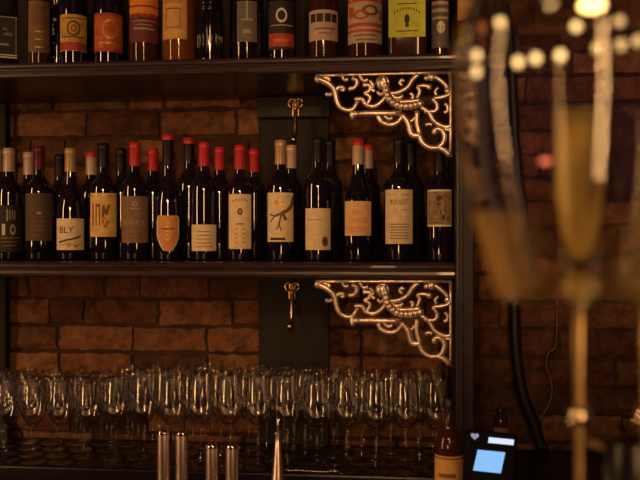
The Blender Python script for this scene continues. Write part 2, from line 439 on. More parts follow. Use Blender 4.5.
# ------------------------------------------------------------------ brass hooks on the centre board
def hook(pos, label):
    r = tag(empty('hanging_hook', pos), label, 'hook', 'hooks on the centre board')
    s = .0029
    mb = MB()
    mb.box((-.011, -.004, -.052), (.011, .0, .0), .003); 
    mb.build('back_plate', M['brass'], r)
    mb = MB()
    for sx in (-1, 1):
        ring = [(sx * 3.6 * s + 3.4 * s * cos(a), -.008, -4.5 * s + 4.2 * s * sin(a)) for a in [2 * pi * k / 16 for k in range(17)]]
        mb.tube(ring, .0040, 8)
    mb.ball((0, -.009, -2 * s), .007, 12); mb.ball((0, -.009, -10 * s), .008, 12)
    mb.build('crown', M['brass'], r)
    mb = MB()
    mb.tube(smooth_curve([(0, -.006, -9 * s), (0, -.016, -22 * s), (0, -.024, -36 * s), (0, -.036, -42 * s), (0, -.050, -43 * s)]), .0058, 10)
    mb.ball((0, -.052, -42.5 * s), .0095, 14)
    mb.build('prong', M['brass'], r)
hook(at_y(292.5, 282, 2.3172), 'small brass hook with ball tip under the lower shelf')
hook(at_y(296, 99, 2.288), 'small brass hook with ball tip under the upper shelf')

# ------------------------------------------------------------------ wine bottles
def face_cam(x, y): return atan2(-(0 - x), -(y - 0)) if False else atan2(x, -y) + pi if False else -atan2(x, y)
def bottle_profile(H, R, kind):
    if kind == 'burgundy':
        k = [(0, .006), (R * .55, .004), (R * .92, 0), (R, .006), (R, H * .40), (R * .97, H * .47), (R * .84, H * .55), (R * .64, H * .62), (R * .48, H * .68), (.0150, H * .75), (.0138, H * .86), (.0136, H * .955), (.0150, H * .957), (.0150, H * .975), (.0138, H * .98), (.0138, H), (0, H)]
    else:
        k = [(0, .006), (R * .55, .004), (R * .92, 0), (R, .006), (R, H * .58), (R * .985, H * .615), (R * .90, H * .655), (R * .70, H * .69), (.0175, H * .725), (.0148, H * .76), (.0138, H * .86), (.0136, H * .955), (.0150, H * .957), (.0150, H * .975), (.0138, H * .98), (.0138, H), (0, H)]
    return k
def wine_bottle(px, top_py, Y, label, group, kind='bordeaux', R=.0365, cap='cap_dark', glass='bottle', caplen=.062, lab=None, spots=None):
    p = at_y(px, 240, Y); t = p.y / ray(px, 240).y
    ztop = CZ + (240 - top_py) * t / FPX; H = ztop - LS
    r = tag(empty('wine_bottle', (p.x, Y, LS + .0005), -atan2(p.x, Y)), label, 'bottle', group)
    MB().lathe(bottle_profile(H, R, kind), 36).build('glass', M[glass], r)
    c = MB().lathe([(.0148, H - caplen), (.0152, H - caplen + .001), (.0146, H * .95), (.0160, H * .955), (.0160, H * .977), (.0149, H * .982), (.0149, H + .0008), (.012, H + .0014), (0, H + .0014)], 24).build('capsule', M[cap], r)
    if spots:
        mb = MB(); mb.lathe([(.0164, H * .955), (.0168, H * .96), (.0166, H + .001), (.013, H + .0022), (0, H + .0022)], 20); mb.build('seal', M[spots], c)
    if lab:
        def z(py): return CZ + (240 - py) * t / FPX - LS
        rl = R + .0006
        if lab.get('shape') == 'shield':
            z0, z1 = z(lab['y1']), z(lab['y0']); a = lab.get('a', 1.0); rows = []
            for k in range(13):
                f = k / 12; w = a * (1.0 if f > .52 else .34 + .66 * sin(pi / 2 * f / .52)) * (1 - max(0, f - .9) * 1.6)
                rows.append((z0 + (z1 - z0) * f, w))
            lo = MB().patch(rl, rows, 18).build('label', M[lab['paper']], r)
            mb = MB()                                       # printed rim
            for k in range(12):
                for sgn in (-1, 1):
                    (za, wa), (zb, wb) = rows[k], rows[k + 1]
                    vs = []
                    for zz, ww in ((za, wa), (zb, wb)):
                        for f in (1.0, .86):
                            aa = sgn * ww * f; vs.append(((rl + .0003) * sin(aa), -(rl + .0003) * cos(aa), zz))
                    mb.add(vs, [(0, 1, 3, 2)], True)
            mb.build('printed_rim', M['paper_white'], lo)
        else:
            a = lab.get('a', 1.15)
            lo = MB().patch(rl, [(z(lab['y1']), a), (z(lab['y0']), a)], 18).build('label', M[lab['paper']], r)
        for (what, ink, *g) in lab.get('art', ()):          # printed marks, in the label's own measures (fraction across, fraction up)
            z0, z1 = z(lab['y1']), z(lab['y0']); hw = R * lab.get('a', 1.15); h = z1 - z0; rr = rl + .0004
            mb = MB()
            if what == 'text':
                txt, u, v, w, hh = g[:5]; add_text(mb, txt, u * hw, z0 + v * h, w * hw, hh * h, rr, (g[5] * h if len(g) > 5 else 0)); nm = 'lettering'
            elif what == 'bars':
                for (u0, u1, v0, v1) in g[0]: mb.strip(rr, u0 * hw, u1 * hw, z0 + v0 * h, z0 + v1 * h)
                nm = 'label_print'
            elif what == 'line':
                pts, wd = g
                for (ua, va, ub, vb, *ww) in pts:
                    wq = (ww[0] if ww else wd) * hw * 1.7
                    A = Vector((ua * hw, z0 + va * h)); B = Vector((ub * hw, z0 + vb * h)); d = (B - A).normalized(); n = Vector((-d.y, d.x)) * wq / 2
                    for s0 in range(4):
                        a0 = A + (B - A) * s0 / 4; b0 = A + (B - A) * (s0 + 1) / 4
                        mb.add([(rr * sin(c.x / rr), -rr * cos(c.x / rr), c.y) for c in (a0 - n, b0 - n, b0 + n, a0 + n)], [(0, 1, 2, 3)], False)
                nm = 'drawing'
            elif what == 'disc':
                u, v, ru, rv, hole = g
                n = 24; vs = []; fs = []
                for k in range(n):
                    for f in (hole, 1.0):
                        aa = 2 * pi * k / n; x = (u * hw + f * ru * hw * cos(aa)); vs.append((rr * sin(x / rr), -rr * cos(x / rr), z0 + v * h + f * rv * h * sin(aa)))
                for k in range(n): b = 2 * k; e = 2 * ((k + 1) % n); fs.append((b, b + 1, e + 1, e))
                mb.add(vs, fs, False); nm = 'emblem'
            mb.build(nm, M[ink], lo)
    return r
GF = 'labelled wine bottles in the front row of the lower shelf'; GB = 'wine bottles standing behind the front row'
YF, YB = 2.06, 2.155
def lines(v0, v1, n, w=.6, u=0, seed=0):
    rd = random.Random(seed); out = []
    for k in range(n):
        v = v0 + (v1 - v0) * k / max(1, n - 1); ww = w * rd.uniform(.7, 1)
        out.append((u - ww, u + ww, v - .012, v + .012))
    return out
wine_bottle(9, 149, YF, 'wine bottle with black label, white markings and pale capsule at the left end', GF, cap='cap_pale',
    lab=dict(paper='paper_black', y0=206, y1=252, a=1.2, art=[('bars', 'grey_ink', [(-.15, -.06, .66, .92), (.02, .08, .7, .9), (.17, .22, .7, .9), (.3, .36, .7, .88)]), ('disc', 'grey_ink', .22, .48, .17, .12, .45), ('bars', 'brown_ink', [(-.5, .6, .28, .32), (-.5, .55, .20, .23), (-.4, .4, .12, .15)]), ('bars', 'white_ink', [(-.42, -.22, .36, .60)])]))
wine_bottle(39, 147, YF, 'wine bottle with plain dark brown label and dark capsule, second from left', GF, cap='cap_plum',
    lab=dict(paper='paper_dark', y0=194, y1=241, a=1.15, art=[('bars', 'grey_ink', [(-.14, .14, .56, .61)]), ('bars', 'brown_ink', lines(.12, .5, 5, .65, 0, 2)), ('bars', 'black_ink', [(-.7, .7, .48, .50)])]))
wine_bottle(70.5, 149, YF, 'wine bottle with short white label, black scrawl and yellow line', GF, cap='cap_tan', kind='burgundy',
    lab=dict(paper='paper_white', y0=219, y1=250, a=1.2, art=[('text', 'black_ink', 'BLY', -.25, .64, .85, .20), ('line', 'black_ink', [(-.75, .24, -.2, .32), (-.2, .32, .2, .36), (.2, .36, .65, .44)], .06), ('line', 'yellow_ink', [(-.7, .14, -.1, .22), (-.1, .22, .25, .12), (.25, .12, .7, .18)], .07), ('disc', 'orange_ink', -.1, .16, .1, .08, 0), ('disc', 'red_ink', .3, .12, .06, .05, 0)]))
wine_bottle(103.5, 144, YF, 'wine bottle with large yellow label bearing tall red and brown letters', GF,
    lab=dict(paper='paper_yellow', y0=194, y1=237, a=1.12, art=[('text', 'red_ink', 'I', -.72, .50, .12, .52), ('bars', 'brown_ink', [(-.52, -.44, .25, .75), (-.44, -.2, .68, .75), (-.30, -.22, .25, .68)]), ('line', 'brown_ink', [(-.05, .3, -.02, .72), (-.02, .72, .18, .5), (.18, .5, .35, .74), (.05, .22, .3, .36)], .09), ('disc', 'orange_ink', .05, .35, .2, .1, .5), ('bars', 'gold_ink', [(-1, 1, .93, .955)])]))
wine_bottle(135, 143, YF, 'wine bottle with brown label, pale lettering and bright red capsule', GF, cap='cap_red',
    lab=dict(paper='paper_brown', y0=197, y1=243, a=1.15, art=[('text', 'grey_ink', 'RAVUL', 0, .44, 1.5, .10), ('bars', 'grey_ink', [(-.3, .3, .72, .745)]), ('disc', 'grey_ink', 0, .84, .2, .055, .4), ('bars', 'brown_ink', lines(.1, .3, 3, .5, 0, 4))]))
wine_bottle(168, 135, YF, 'wine bottle with orange shield label and long dark neck tipped red', GF, cap='cap_dark', kind='burgundy', caplen=.10, spots='cap_red', R=.035,
    lab=dict(paper='paper_orange', shape='shield', y0=216, y1=251, a=.92, art=[('bars', 'gold_ink', lines(.32, .8, 5, .5, 0, 5)), ('bars', 'red_ink', [(-.55, .55, .60, .645)])]))
wine_bottle(204, 143, YF, 'wine bottle with small low cream label and red capsule', GF, cap='cap_red',
    lab=dict(paper='paper_cream', y0=225, y1=251, a=1.02, art=[('bars', 'brown_ink', lines(.16, .74, 5, .7, 0, 6))]))
wine_bottle(240, 146, YF, 'wine bottle with tall narrow cream label and red capsule', GF, cap='cap_red',
    lab=dict(paper='paper_cream', y0=195, y1=249, a=.88, art=[('disc', 'brown_ink', 0, .68, .22, .065, .3), ('bars', 'black_ink', [(-.32, .28, .445, .465)]), ('bars', 'gold_ink', lines(.12, .36, 4, .55, 0, 7)), ('text', 'brown_ink', 'IIIIIIIII', 0, .87, 1.3, .035, .03)]))
wine_bottle(280.5, 141, YF, 'wine bottle with cream label showing a dark twisted branch drawing', GF, cap='cap_tan',
    lab=dict(paper='paper_cream', y0=193.5, y1=242, a=1.1, art=[('line', 'brown_ink', [(1, .92, .8, .74, .16), (.8, .74, .5, .64, .16), (.5, .64, .05, .58, .13), (.05, .58, -.35, .52, .09), (-.35, .52, -.75, .56, .06), (.15, .58, .35, .44, .12), (.05, .55, -.1, .36, .07), (-.1, .36, -.25, .24, .05), (-.1, .36, .05, .22, .05), (-.4, .52, -.7, .40, .05)], .1), ('disc', 'gold_ink', -.1, .80, .3, .06, .5), ('bars', 'black_ink', [(-.72, .3, .035, .085)])]))
wine_bottle(318, 138, YF, 'wine bottle with blank cream label and round emblem at its lower right', GF, cap='cap_dark',
    lab=dict(paper='paper_cream', y0=209, y1=250, a=1.05, art=[('disc', 'brown_ink', .5, .2, .24, .12, .62), ('disc', 'black_ink', .5, .2, .12, .06, .2), ('line', 'brown_ink', [(.26, .2, .74, .2), (.5, .08, .5, .32), (.33, .11, .67, .29), (.33, .29, .67, .11)], .05), ('bars', 'grey_ink', [(-.8, .35, .715, .735)])]))
wine_bottle(358, 141, YF, 'wine bottle with peach label, orange lettering and red and white neck', GF, cap='cap_pale', kind='burgundy', spots='cap_red', R=.038,
    lab=dict(paper='paper_peach', y0=202, y1=236, a=1.05, art=[('text', 'orange_ink', 'LAN', -.05, .68, .62, .15), ('text', 'orange_ink', 'CRIANZA', 0, .44, 1.25, .16), ('bars', 'orange_ink', lines(.12, .24, 3, .75, 0, 9))]))
wine_bottle(399, 139, YF, 'wine bottle with the tallest cream label and black neck, below the bracket', GF, cap='cap_dark', R=.0385,
    lab=dict(paper='paper_cream', y0=190.5, y1=244, a=1.08, art=[('text', 'brown_ink', 'ROUGET', 0, .77, 1.15, .09), ('bars', 'gold_ink', [(-.8, .8, .90, .915), (-.6, .6, .62, .635)]), ('bars', 'grey_ink', lines(.10, .36, 6, .7, 0, 10))]))
wine_bottle(439.5, 148, YF, 'wine bottle with framed label picturing a dark bird, next to the upright post', GF, cap='cap_dark', R=.0350,
    lab=dict(paper='paper_sepia', y0=190.5, y1=227, a=1.0, art=[('bars', 'white_ink', [(-1, 1, .95, 1.0), (-1, 1, 0, .055), (-1, -.955, 0, 1), (.955, 1, 0, 1)]), ('line', 'black_ink', [(-.15, .82, .1, .72, .22), (.1, .72, .2, .5, .34), (.2, .5, .3, .32, .24), (.3, .32, .25, .18, .1), (.05, .6, -.15, .62, .1)], .2), ('bars', 'brown_ink', lines(.12, .22, 2, .5, -.2, 11))]))
backs = [(-3, 150, 'cap_pale', None, 'wine bottle with pale capsule in the back row at the far left edge'),
    (29, 153, 'cap_pale', None, 'back-row wine bottle with pale capsule left of the dark brown label bottle'),
    (60, 155, 'cap_dark', None, 'back-row wine bottle with dark capsule behind the scrawled white label'),
    (91.5, 153, 'cap_pale', 'cap_red', 'back-row wine bottle with pinkish capsule beside the yellow label bottle'),
    (121, 149, 'cap_dark', None, 'back-row wine bottle with dark capsule between yellow and brown labels'),
    (153, 149, 'cap_red', None, 'back-row wine bottle with red capsule left of the orange shield label'),
    (189, 139, 'cap_dark', 'cap_red', 'tall back-row wine bottle with black neck tipped red behind the shield label'),
    (219.5, 148, 'cap_red', None, 'back-row wine bottle with red capsule between the two red-capped front bottles'),
    (254, 150, 'cap_red', None, 'back-row wine bottle with red capsule right of the tall narrow label'),
    (291, 146, 'cap_pale', None, 'back-row wine bottle with slim pink capsule below the upper brass hook'),
    (330, 140, 'cap_dark', None, 'back-row wine bottle with black neck behind the round emblem label'),
    (367.5, 146, 'cap_pale', 'cap_red', 'back-row wine bottle with red and white neck behind the peach label'),
    (411, 142, 'cap_dark', None, 'back-row wine bottle with black neck behind the tallest cream label')]
for (px, ty, cp, sp, lb) in backs:
    wine_bottle(px, ty, YB, lb, GB, cap=cp, spots=sp, R=.0350, glass='bottle2' if cp == 'cap_dark' else 'bottle')

# ------------------------------------------------------------------ spirits on the upper shelf
def spirit(px, wpx, label, glass='bottle', paper_=None, y0=None, y1=None, a=1.1, amid=0, art=(), shape='round', name='liquor_bottle', H=.29, cap='cap_dark', ribs=False, Y=YF, liquid=None):
    p = at_y(px, 240, Y); t = p.y / ray(px, 240).y; R = wpx * t / FPX / 2
    def z(py): return CZ + (240 - py) * t / FPX - US
    r = tag(empty(name, (p.x, Y, US + .0005), -atan2(p.x, Y)), label, 'bottle', 'spirit bottles on the upper shelf')
    prof = [(0, .006), (R * .8, .004), (R * .95, 0), (R, .007), (R, H * .60), (R * .97, H * .66), (R * .82, H * .72), (R * .5, H * .78), (.0165, H * .82), (.0145, H * .87), (.0145, H * .92), (.0165, H * .925), (.0165, H * .94), (.0140, H * .945), (.0140, H), (0, H)]
    sq = 8 if shape == 'square' else None
    g = MB()
    if sq:
        g.lathe([q for q in prof[:9]], 48, None, 8); g.lathe(prof[8:], 24)
    else: g.lathe(prof, 40)
    g = g.build('glass', M[glass], r)
    if liquid:
        k = R - .004; MB().lathe([(0, .010), (k * .93, .010), (k, .016), (k, H * .60), (k * .9, H * .67), (0, H * .67)], 32).build('liquor', M[liquid], r)
    if ribs:
        mb = MB()
        for k in range(18):
            q = 2 * pi * k / 18; x, y = R * cos(q), R * sin(q)
            mb.tube([(x, y, .012), (x, y, H * .46)], .0024, 6)
        for zz in (H * .48, H * .50, H * .535):
            mb.tube([((R + .0005) * cos(2 * pi * k / 32), (R + .0005) * sin(2 * pi * k / 32), zz) for k in range(33)], .0022, 6)
        mb.build('embossed_ribs', M['spirit' if liquid else 'bottle2'], g)
    MB().lathe([(0.0150, H * .942), (.0165, H * .944), (.0165, H + .022), (.0150, H + .024), (0, H + .024)], 24).build('cap', M[cap], r)
    if paper_:
        z0, z1 = z(y1), z(y0)
        if sq:
            hw = R * .94; yy = -R - .0008
            lo = MB().add([(-hw, yy, z0), (hw, yy, z0), (hw, yy, z1), (-hw, yy, z1)], [(0, 1, 2, 3)], False).build('label', M[paper_], r)
        else:
            hw = R * a; rl = R + .0007
            lo = MB().patch(rl, [(z0, a), (z1, a)], 18, amid).build('label', M[paper_], r)
        h = z1 - z0
        for (what, ink, *gg) in art:
            mb = MB()
            rr = None if sq else R + .0012
            off = 0 if sq else amid * rr
            if what == 'text':
                txt, u, v, w, hh = gg[:5]; add_text(mb, txt, off + u * hw, z0 + v * h, w * hw, hh * h, rr, (gg[5] * h if len(gg) > 5 else 0)); nm = 'lettering'
            elif what == 'bars':
                for (u0, u1, v0, v1) in gg[0]:
                    if sq: mb.add([(u0 * hw, 0, z0 + v0 * h), (u1 * hw, 0, z0 + v0 * h), (u1 * hw, 0, z0 + v1 * h), (u0 * hw, 0, z0 + v1 * h)], [(0, 1, 2, 3)], False)
                    else: mb.strip(rr, off + u0 * hw, off + u1 * hw, z0 + v0 * h, z0 + v1 * h)
                nm = 'label_print'
            elif what == 'disc':
                u, v, ru, rv, hole = gg; n = 28; vs = []; fs = []
                for k in range(n):
                    for f in (hole, 1.0):
                        aa = 2 * pi * k / n; x = off + u * hw + f * ru * hw * cos(aa); zz = z0 + v * h + f * rv * h * sin(aa)
                        vs.append((x, 0, zz) if sq else (rr * sin(x / rr), -rr * cos(x / rr), zz))
                for k in range(n): b = 2 * k; e = 2 * ((k + 1) % n); fs.append((b, b + 1, e + 1, e))
                mb.add(vs, fs, False); nm = 'emblem'
            o = mb.build(nm, M[ink], lo)
            if sq: o.location.y = -R - .0014
    return r
spirit(0, 34, 'square bottle with black label framed in white at the far left of the upper shelf', 'bottle', 'paper_black', 20, 62, shape='square',
    art=[('bars', 'grey_ink', [(-.98, .98, .965, .985), (.90, .935, .05, .985), (-.935, -.90, .05, .985)]), ('bars', 'white_ink', [(-.98, .98, .02, .05), (-.98, .98, .075, .10)]), ('text', 'grey_ink', 'AL', .30, .70, .30, .075), ('text', 'grey_ink', 'ARE', .45, .575, .5, .075), ('bars', 'grey_ink', [(-.5, .5, .31, .35)])])
spirit(39, 23, 'narrow round bottle with dim olive-brown label beside the black square label', 'amber_dark', 'paper_olive', 4, 55, a=1.0, art=[('bars', 'brown_ink', [(-.7, .7, .52, .9)]), ('bars', 'gold_ink', lines(.1, .4, 3, .5, 0, 3))])
bd = spirit(57, 16, 'slim dark bottle with pale beads imitating edge highlights behind the gold label', 'bottle', Y=2.15, H=.25)
mb = MB()  # pale beads added for the highlights along a bottle edge
for k in range(11):
    zz = .150 - k * .013; rr_ = .0024 if k else .0055
    mb.ball((-.006 + .002 * sin(k * 2.1), -.0195, zz), rr_, 10)
mb.tube([(-.006, -.0185, .150), (-.006, -.0185, .02)], .0008, 6)
mb.build('highlight_beads', M['white_ink'], bd)
spirit(73.5, 27, 'dark bottle with gold label fading to red at its foot', 'bottle', 'paper_gold', 18, 54, a=1.15, art=[('bars', 'red_ink', [(-1, 1, .02, .24)]), ('disc', 'brown_ink', 0, .62, .45, .22, .7), ('bars', 'brown_ink', [(-.8, .8, .36, .40), (-.8, .8, .88, .91)]), ('disc', 'red_ink', 0, .62, .2, .1, .5)])
spirit(108.5, 29, 'dark bottle with glowing rust-red label next to the gold label', 'bottle', 'paper_rust', 17, 55, a=1.15, art=[('disc', 'gold_ink', .1, .58, .5, .26, .78), ('bars', 'red_ink', [(-1, 1, .0, .1), (-1, 1, .92, 1.0)]), ('bars', 'gold_ink', [(-.5, .5, .2, .25)])])
spirit(144, 30, 'bottle with bright orange upper label above a dark maroon label', 'amber_dark', 'paper_maroon', 22, 46, a=1.15, art=[('bars', 'orange_ink', [(-1, 1, 1.03, 1.85)]), ('bars', 'red_ink', [(-1, 1, 1.03, 1.18), (-1, 1, 1.45, 1.52)]), ('bars', 'grey_ink', [(-.75, .75, .86, .90), (-.5, .5, .70, .74)]), ('bars', 'grey_ink', [(-.65, .65, .52, .60)])])
spirit(179, 33, 'amber bottle with tall tan label set to its left side', 'amber', 'paper_tan', -4, 43, a=.86, amid=-.38, art=[('bars', 'brown_ink', [(-.55, .55, .62, .645), (-.55, -.5, .24, .62), (.5, .55, .24, .62), (-.55, .55, .23, .25)]), ('text', 'red_ink', 'IIIIIIII', 0, .80, 1.3, .09), ('bars', 'yellow_ink', [(-.9, .9, .12, .18), (-.5, .5, .70, .72)])], liquid=None)
spirit(210, 25, 'dark ribbed glass bottle without a label', 'bottle', ribs=True)
spirit(247, 34, 'clear glass bottle with faint grey label lines', 'clear', 'paper_grey', 6, 46, a=.6, art=[('bars', 'grey_ink', [(-.6, .6, .52, .56), (-.1, .1, .56, 1.0)]), ('bars', 'grey_ink', [(-.4, .4, .2, .3)])], liquid='spirit')
spirit(281.5, 29, 'black bottle with white ring emblem above a red band', 'bottle', 'paper_black', 5, 53, a=1.1, art=[('disc', 'white_ink', 0, .70, .36, .15, .68), ('bars', 'grey_ink', [(-.75, .75, .485, .51)]), ('bars', 'red_ink', [(-.9, .9, .06, .33)]), ('bars', 'orange_ink', [(-.5, .5, .16, .22)])])
spirit(323.5, 30, 'bottle with cream label headed by four dark letter boxes', 'amber_dark', 'paper_pale', 14, 44, a=1.2, art=[('bars', 'black_ink', [(-.82, -.46, .60, .88), (-.40, -.02, .60, .88), (.06, .42, .60, .88), (.48, .84, .60, .88)]), ('bars', 'brown_ink', [(-.5, .7, .36, .41)]), ('bars', 'brown_ink', [(-.3, .5, .22, .25)])])
spirit(365, 35, 'wide bottle with red label and cream scrolling pattern', 'amber_dark', 'paper_pale', -6, 47, a=1.25, art=[('bars', 'paper_red', [(-1, 1, .76, 1.0), (-1, 1, .30, .37), (-1, 1, .20, .25)]), ('text', 'paper_peach', 'IIIIIIIIII', 0, .82, 1.5, .07, .06), ('disc', 'brown_ink', .25, .60, .42, .10, .55), ('disc', 'paper_red', -.2, .52, .4, .09, .6), ('bars', 'paper_red', [(-.9, -.55, .48, .68), (.72, .95, .44, .62)]), ('bars', 'brown_ink', lines(.06, .14, 2, .6, 0, 8))])
spirit(407, 38, 'square-shouldered bottle with big yellow-green label and small dark emblem', 'amber_dark', 'paper_lime', 4, 42, shape='square', art=[('text', 'black_ink', 'IIIIIIIIII', 0, .62, 1.4, .06, .12), ('disc', 'black_ink', 0, .46, .14, .13, 0), ('bars', 'black_ink', [(-.1, .1, .26, .33)]), ('bars', 'brown_ink', [(-.6, .6, .14, .17), (-.5, .5, .84, .87)])])
bn = spirit(440, 19, 'slim bottle with pale ringed bands and round white seal', 'amber_dark', 'paper_grey', 6, 50, a=1.0, art=[('bars', 'paper_pale', [(-1, 1, .97, 1.05), (-1, 1, .80, .88), (-1, 1, .64, .70)]), ('disc', 'white_ink', .1, .46, .45, .14, 0)])
spirit(467, 20, 'amber bottle with pale label standing alone right of the post', 'amber', 'paper_tan', -6, 22, a=1.1, art=[('bars', 'gold_ink', [(-.7, .7, .3, .34), (-.7, .7, .7, .74)])])

# ------------------------------------------------------------------ stemware on the back counter
def stem_profile(H, rb, rf):
    hb = H * .47
    return [(0, .0), (rf * .96, 0), (rf, .0008), (rf * .98, .0018), (rf * .5, .0038), (.008, .0085), (.0042, .016), (.0038, hb - .022), (.0055, hb - .008), (.013, hb - .001),
            (rb * .62, hb + .009), (rb * .88, hb + .025), (rb, hb + .045), (rb * .985, hb + .062), (rb * .90, H - .008), (rb * .85, H),
            (rb * .85 - .0012, H), (rb * .90 - .0014, H - .008), (rb * .985 - .0014, hb + .062), (rb - .0014, hb + .045), (rb * .88 - .0014, hb + .0255), (rb * .62 - .001, hb + .0105), (.010, hb + .0025), (0, hb + .0015)]
ORD = ['first', 'second', 'third', 'fourth', 'fifth', 'sixth', 'seventh', 'eighth', 'ninth', 'tenth', 'eleventh', 'twelfth', 'thirteenth', 'fourteenth', 'fifteenth', 'sixteenth', 'seventeenth']
protos = {}
rows = [(2.078, 'front'), (2.145, 'second'), (2.212, 'third'), (2.279, 'back')]
rd = random.Random(11)
for j, (Y, rn) in enumerate(rows):
    n = 0; x = XP0 - .042 - (j % 2) * .0385
    xmin = at_y(-2, 0, Y).x
    while x > xmin and n < 17:
        short = ray(0, 0) and (x / Y) < at_y(112, 0, 1.0).x
        key = 'short' if short else ('tall' if rd.random() < .55 else 'mid')
        if key not in protos:
            H, rb, rf = dict(short=(.215, .0345, .032), tall=(.240, .0350, .0335), mid=(.232, .0362, .034))[key]
            o = MB().lathe(stem_profile(H, rb, rf), 28).build('wine_glass', M['stem']); protos[key] = o
        else:
            o = protos[key].copy(); C.objects.link(o)
        o.location = (x + rd.uniform(-.001, .001), Y + rd.uniform(-.001, .001), CT + .0004)
        o.rotation_euler = (0, 0, rd.uniform(0, 6))
        tag(o, 'clear %sstemmed wine glass, %s from the post in the %s row' % ('short ' if key == 'short' else '', ORD[n], rn), 'glass', 'wine glasses on the back counter')
        x -= .0770; n += 1

# ------------------------------------------------------------------ things in front of the glasses
for (px, py, lb) in [(163.5, 430, 'slim upright steel cylinder, taller pair, left one'), (182, 431, 'slim upright steel cylinder, taller pair, right one'),
                     (212, 443.5, 'slim upright steel cylinder, lower pair, left one'), (232, 444, 'slim upright steel cylinder, lower pair, right one')]:
    p = at_y(px, py, 1.62); t = p.y / ray(px, py).y; h = p.z - WT; R = 6.3 * t / FPX
    r = tag(empty('steel_cylinder', (p.x, 1.62, WT)), lb, 'bar tool', 'steel cylinders in front of the glasses')
    MB().lathe([(0, 0), (R * .96, 0), (R, .002), (R, h * .30), (R * .97, h * .305), (R * .97, h * .315), (R, h * .32), (R, h - .008)], 28).build('body', M['steel'], r)
    MB().lathe([(R, h - .0079), (R * 1.01, h - .007), (R * 1.01, h - .003), (R * .93, h - .0004), (R * .78, h), (R * .7, h - .002), (0, h - .002)], 28).build('rim_cap', M['chrome'], r)
p = at_y(278, 415, 1.66); t = p.y / ray(278, 415).y; s = t / FPX; h = p.z - WT
r = tag(empty('cone_pourer', (p.x, 1.66, WT)), 'tapering steel cone pourer with thin spout and collar, in front of the centre board', 'bar tool')
k = lambda py: h - (py - 415) * s
MB().lathe([(0, 0), (11 * s, 0), (11.5 * s, .003), (9.5 * s, k(500)), (5.6 * s, k(470)), (3.6 * s, k(450)), (2.4 * s, k(434)), (0, k(434))], 28).build('body', M['steel'], r)
MB().lathe([(2.3 * s, k(434)), (4.2 * s, k(433.6)), (4.4 * s, k(432.5)), (4.2 * s, k(431.4)), (1.3 * s, k(431))], 20).build('collar', M['chrome'], r)
MB().lathe([(1.3 * s, k(431.2)), (1.1 * s, k(424)), (.9 * s, k(415)), (.5 * s, k(415)), (0, k(416))], 16).build('spout', M['chrome'], r)

# bar spoon lying on the counter edge
a = at_y(285, 475, 2.047); b = at_y(341, 475, 2.047)
sp = tag(empty('bar_spoon', (a.x, 2.047, CT + .0004)), 'shiny steel bar spoon lying along the counter edge below the glasses', 'spoon')
Ls = b.x - a.x
mb = MB(); nn = 60
mb.tube([(Ls * .0 + Ls * .78 * i / nn, .002 * sin(i * .1), .0045 + .0008 * sin(i * 1.3)) for i in range(nn + 1)], [.0030 + .0012 * sin(i * 1.3) for i in range(nn + 1)], 8)
mb.build('twisted_handle', M['chrome'], sp)
mb = MB(); mb.ball((Ls * .88, 0, .0065), .012, 20, None, (1.3, .6, .5)); mb.build('bowl', M['chrome'], sp)
mb = MB(); mb.ball((-.006, 0, .0068), .0066, 14); mb.build('end_knob', M['chrome'], sp)

# squat amber bottle beside the card terminal
p = at_y(449, 400, 1.70); t = p.y / ray(449, 400).y; s = t / FPX; hb = p.z - WT
r = tag(empty('liqueur_bottle', (p.x, 1.70, WT), -atan2(p.x, 1.70)), 'round-shouldered brown bottle with tan label beside the card terminal', 'bottle')
kk = lambda py: hb - (py - 400) * s
R = 14.2 * s
MB().lathe([(0, .004), (R * .9, 0), (R, .006), (R, kk(449)), (R * .98, kk(443)), (R * .90, kk(437)), (R * .70, kk(432)), (R * .45, kk(429)), (5 * s, kk(424)), (4.4 * s, kk(414)), (4.4 * s, kk(405)), (5 * s, kk(404.5)), (5 * s, kk(402)), (0, kk(402))], 32).build('glass', M['amber_dark'], r)
MB().lathe([(5.1 * s, kk(408)), (5.4 * s, kk(407.5)), (5.4 * s, kk(400.4)), (4.8 * s, kk(400)), (0, kk(400))], 20).build('cap', M['cap_dark'], r)
lo = MB().patch(R + .0007, [(kk(505), 1.35), (kk(453), 1.35)], 18).build('label', M['paper_tan'], r)
mb = MB(); mb.strip(R + .0012, -R * 1.35, R * 1.35, kk(456), kk(454.5)); mb.strip(R + .0012, -R * .8, R * .5, kk(474), kk(470)); mb.build('lettering', M['brown_ink'], lo)

# small brown bottle behind the terminal
p = at_y(500.5, 408, 2.09); t = p.y / ray(500, 408).y; s = t / FPX; h = p.z - CT
r = tag(empty('bitters_bottle', (p.x, 2.09, CT + .0004)), 'small dim brown bottle on the counter behind the card terminal', 'bottle')
R = 7.5 * s
MB().lathe([(0, .003), (R * .9, 0), (R, .004), (R, h * .78), (R * .9, h * .86), (R * .5, h * .90), (R * .42, h * .93), (0, h * .93)], 28).build('glass', M['amber_dark'], r)
MB().lathe([(R * .52, h * .91), (R * .56, h * .915), (R * .56, h * .995), (R * .5, h), (0, h)], 20).build('cap', M['cap_dark'], r)
MB().patch(R + .0006, [(h * .2, 1.2), (h * .72, 1.2)], 14).build('label', M['paper_brown'], r)

